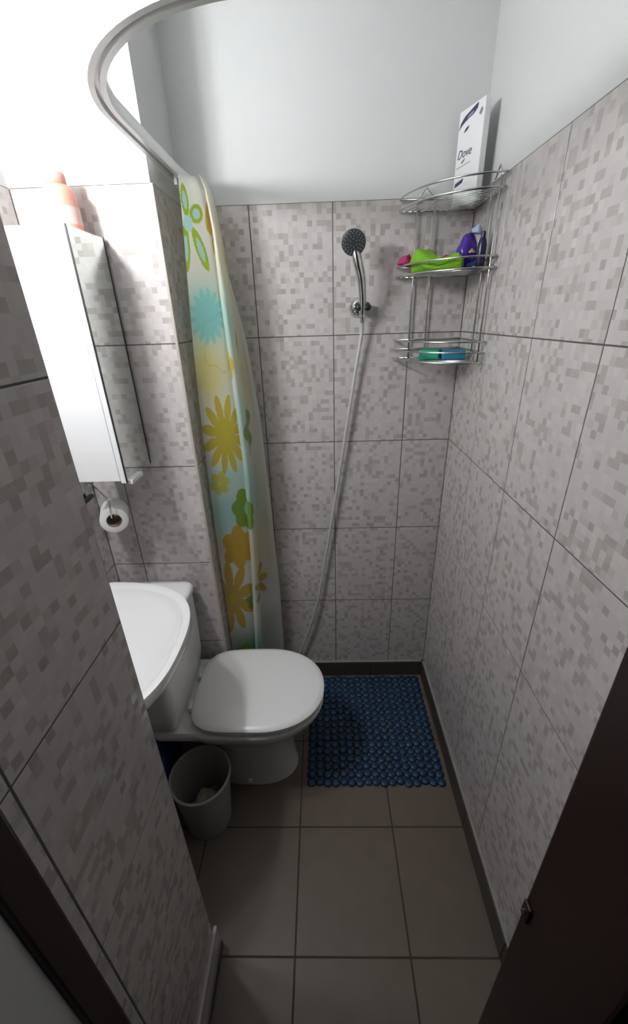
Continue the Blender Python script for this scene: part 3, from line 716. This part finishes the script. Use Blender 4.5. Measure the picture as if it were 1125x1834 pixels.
# cloth, bath items on the middle tier
def lump(name, seg, prof_fn, mat, loc, rot=(0, 0, 0), seed=0, amp=.1, parent=None, flat=0):
    rr = random.Random(seed); bm = bmesh.new(); bmesh.ops.create_icosphere(bm, subdivisions=seg, radius=1)
    ph = [rr.uniform(0, 6) for _ in range(6)]
    for v in bm.verts:
        d = v.co.copy(); n = 1+amp*(math.sin(3.1*d.x+ph[0])*math.sin(4.3*d.y+ph[1])+.6*math.sin(7*d.z+5*d.x+ph[2])+.4*math.sin(11*d.x+9*d.y+ph[3]))
        v.co = Vector(prof_fn(d))*n
        if v.co.z < flat: v.co.z = flat
    return bm_obj(name, bm, mat, parent, loc, rot, smooth=True)
def cloth_mesh():
    """folded terry cloth: layered sheet swept along the front of the tier"""
    bm = bmesh.new(); n = 40
    sec = []
    for j in range(28):     # rounded folded section with a step of layers
        a = 2*PI*j/28; r = (abs(math.cos(a))**3+abs(math.sin(a))**3)**(-1/3)
        sec.append((r*math.cos(a), r*math.sin(a)))
    rings = []
    for i in range(n+1):
        t = i/n; th = (18+50*t)*PI/180
        c = Vector((XD-(.190)*math.cos(th)-.008, YB-(.208)*math.sin(th)+.0, 0)); out = Vector((-math.cos(th), -math.sin(th), 0))
        h = (.028+.006*math.sin(t*7+.5)-.012*t**2)*(min(1, .45+t*6))*(1 if t < .93 else 1-(t-.93)*4); w = (.034+.003*math.sin(t*9))*(min(1, .5+5*t))
        ring = []
        for j, (sx, sz) in enumerate(sec):
            f = 1+.10*math.sin(j*1.35+t*8)+.07*abs(math.sin(j*1.9+t*13))-.03
            x = sx*w*f; z = h+sz*h*f
            if sz > 0 and sx > .2: z -= .010*math.sin(t*PI)*(sx-.2)
            ring.append(c+out*x+Vector((0, 0, max(.0, z))))
        rings.append(ring)
    loft_bm(rings, bm=bm)
    return bm
cl = bm_obj('green_washcloth', cloth_mesh(), M['green_cloth'], None, (0, 0, Z_T[1]+.0025), smooth=True)
tag(cl, 'lime green washcloth folded on the middle shelf tier', 'cloth')
mg = lump('magenta_cloth', 3, lambda d: (d.x*.024, d.y*.022, d.z*.030), M['magenta'], (.288, 1.590, Z_T[1]+.033), (0, .2, .3), 5, .16)
tag(mg, 'magenta cloth peeking out at the left end of the middle shelf tier', 'cloth')
mg2 = lump('magenta_sponge', 3, lambda d: (d.x*.030, d.y*.022, d.z*.027), M['magenta'], (.422, 1.585, Z_T[1]+.030), (0, 0, .3), 8, .12)
tag(mg2, 'magenta bath puff behind the green washcloth', 'bath puff')
pk = tag(empty('purple_pouch', (.470, 1.496, Z_T[1]+.003)), 'shiny purple plastic pouch at the right end of the middle shelf tier', 'pouch')
def pouch(d):
    k = 1-.12*max(0, d.z); return (d.x*.034*k, d.y*.026*k, d.z*.050)
lump('body', 4, pouch, M['purple'], (-.008, 0, .050), (0, 0, .35), 11, .10, pk, -.049)
lump('gathered_top', 3, lambda d: (d.x*.014, d.y*.013, d.z*.022), M['lilac'], (.012, -.006, .098), (0, .2, 0), 13, .22, pk)
lump('white_patch', 3, lambda d: (d.x*.007, d.y*.004, d.z*.016), M['film_white'], (.018, -.024, .070), (0, .15, .3), 14, .10, pk)
lump('white_patch', 3, lambda d: (d.x*.008, d.y*.004, d.z*.010), M['film_white'], (-.028, -.020, .046), (0, .5, -.4), 15, .2, pk)
lump('gold_patch', 3, lambda d: (d.x*.010, d.y*.004, d.z*.010), M['film_gold'], (-.002, -.026, .046), (0, 0, .2), 16, .2, pk)
lump('blue_patch', 3, lambda d: (d.x*.020, d.y*.006, d.z*.009), M['film_blue'], (.002, -.028, .012), (0, 0, .3), 17, .1, pk)
dk = tag(empty('dark_bottle', (.482, 1.428, Z_T[1]+.003)), 'small dark indigo bottle in front of the purple pouch by the right wall', 'bottle')
bm_obj('body', lathe_bm([(.011, 0), (.0132, .004), (.0132, .060), (.010, .074), (.006, .080)], 24), M['indigo'], dk, smooth=True)
bm_obj('cap', lathe_bm([(.007, .079), (.007, .092), (.005, .094)], 16), M['indigo'], dk)
# sponges on the bottom tier
def sponge(name, w, d, h, mat, loc, rz, label):
    bm = box_bm(-w/2, w/2, -d/2, d/2, 0, h, .004, 3)
    bmesh.ops.subdivide_edges(bm, edges=[e for e in bm.edges if e.calc_length() > .02], cuts=3, use_grid_fill=True)
    rr = random.Random(w)
    for v in bm.verts:
        pinch = 1-.08*math.cos(v.co.x/w*PI); v.co.y *= pinch
    o = bm_obj(name, bm, mat, None, loc, (0, 0, rz)); tag(smooth_by_angle(o, 60), label, 'sponge', 'sponges on the bottom shelf tier')
sponge('green_sponge', .066, .052, .032, M['sponge_green'], (.375, 1.506, Z_T[2]+.0028), -.35, 'green sponge on the bottom shelf tier')
sponge('blue_sponge', .076, .052, .030, M['sponge_blue'], (.448, 1.487, Z_T[2]+.0028), -.12, 'blue sponge on the bottom shelf tier')
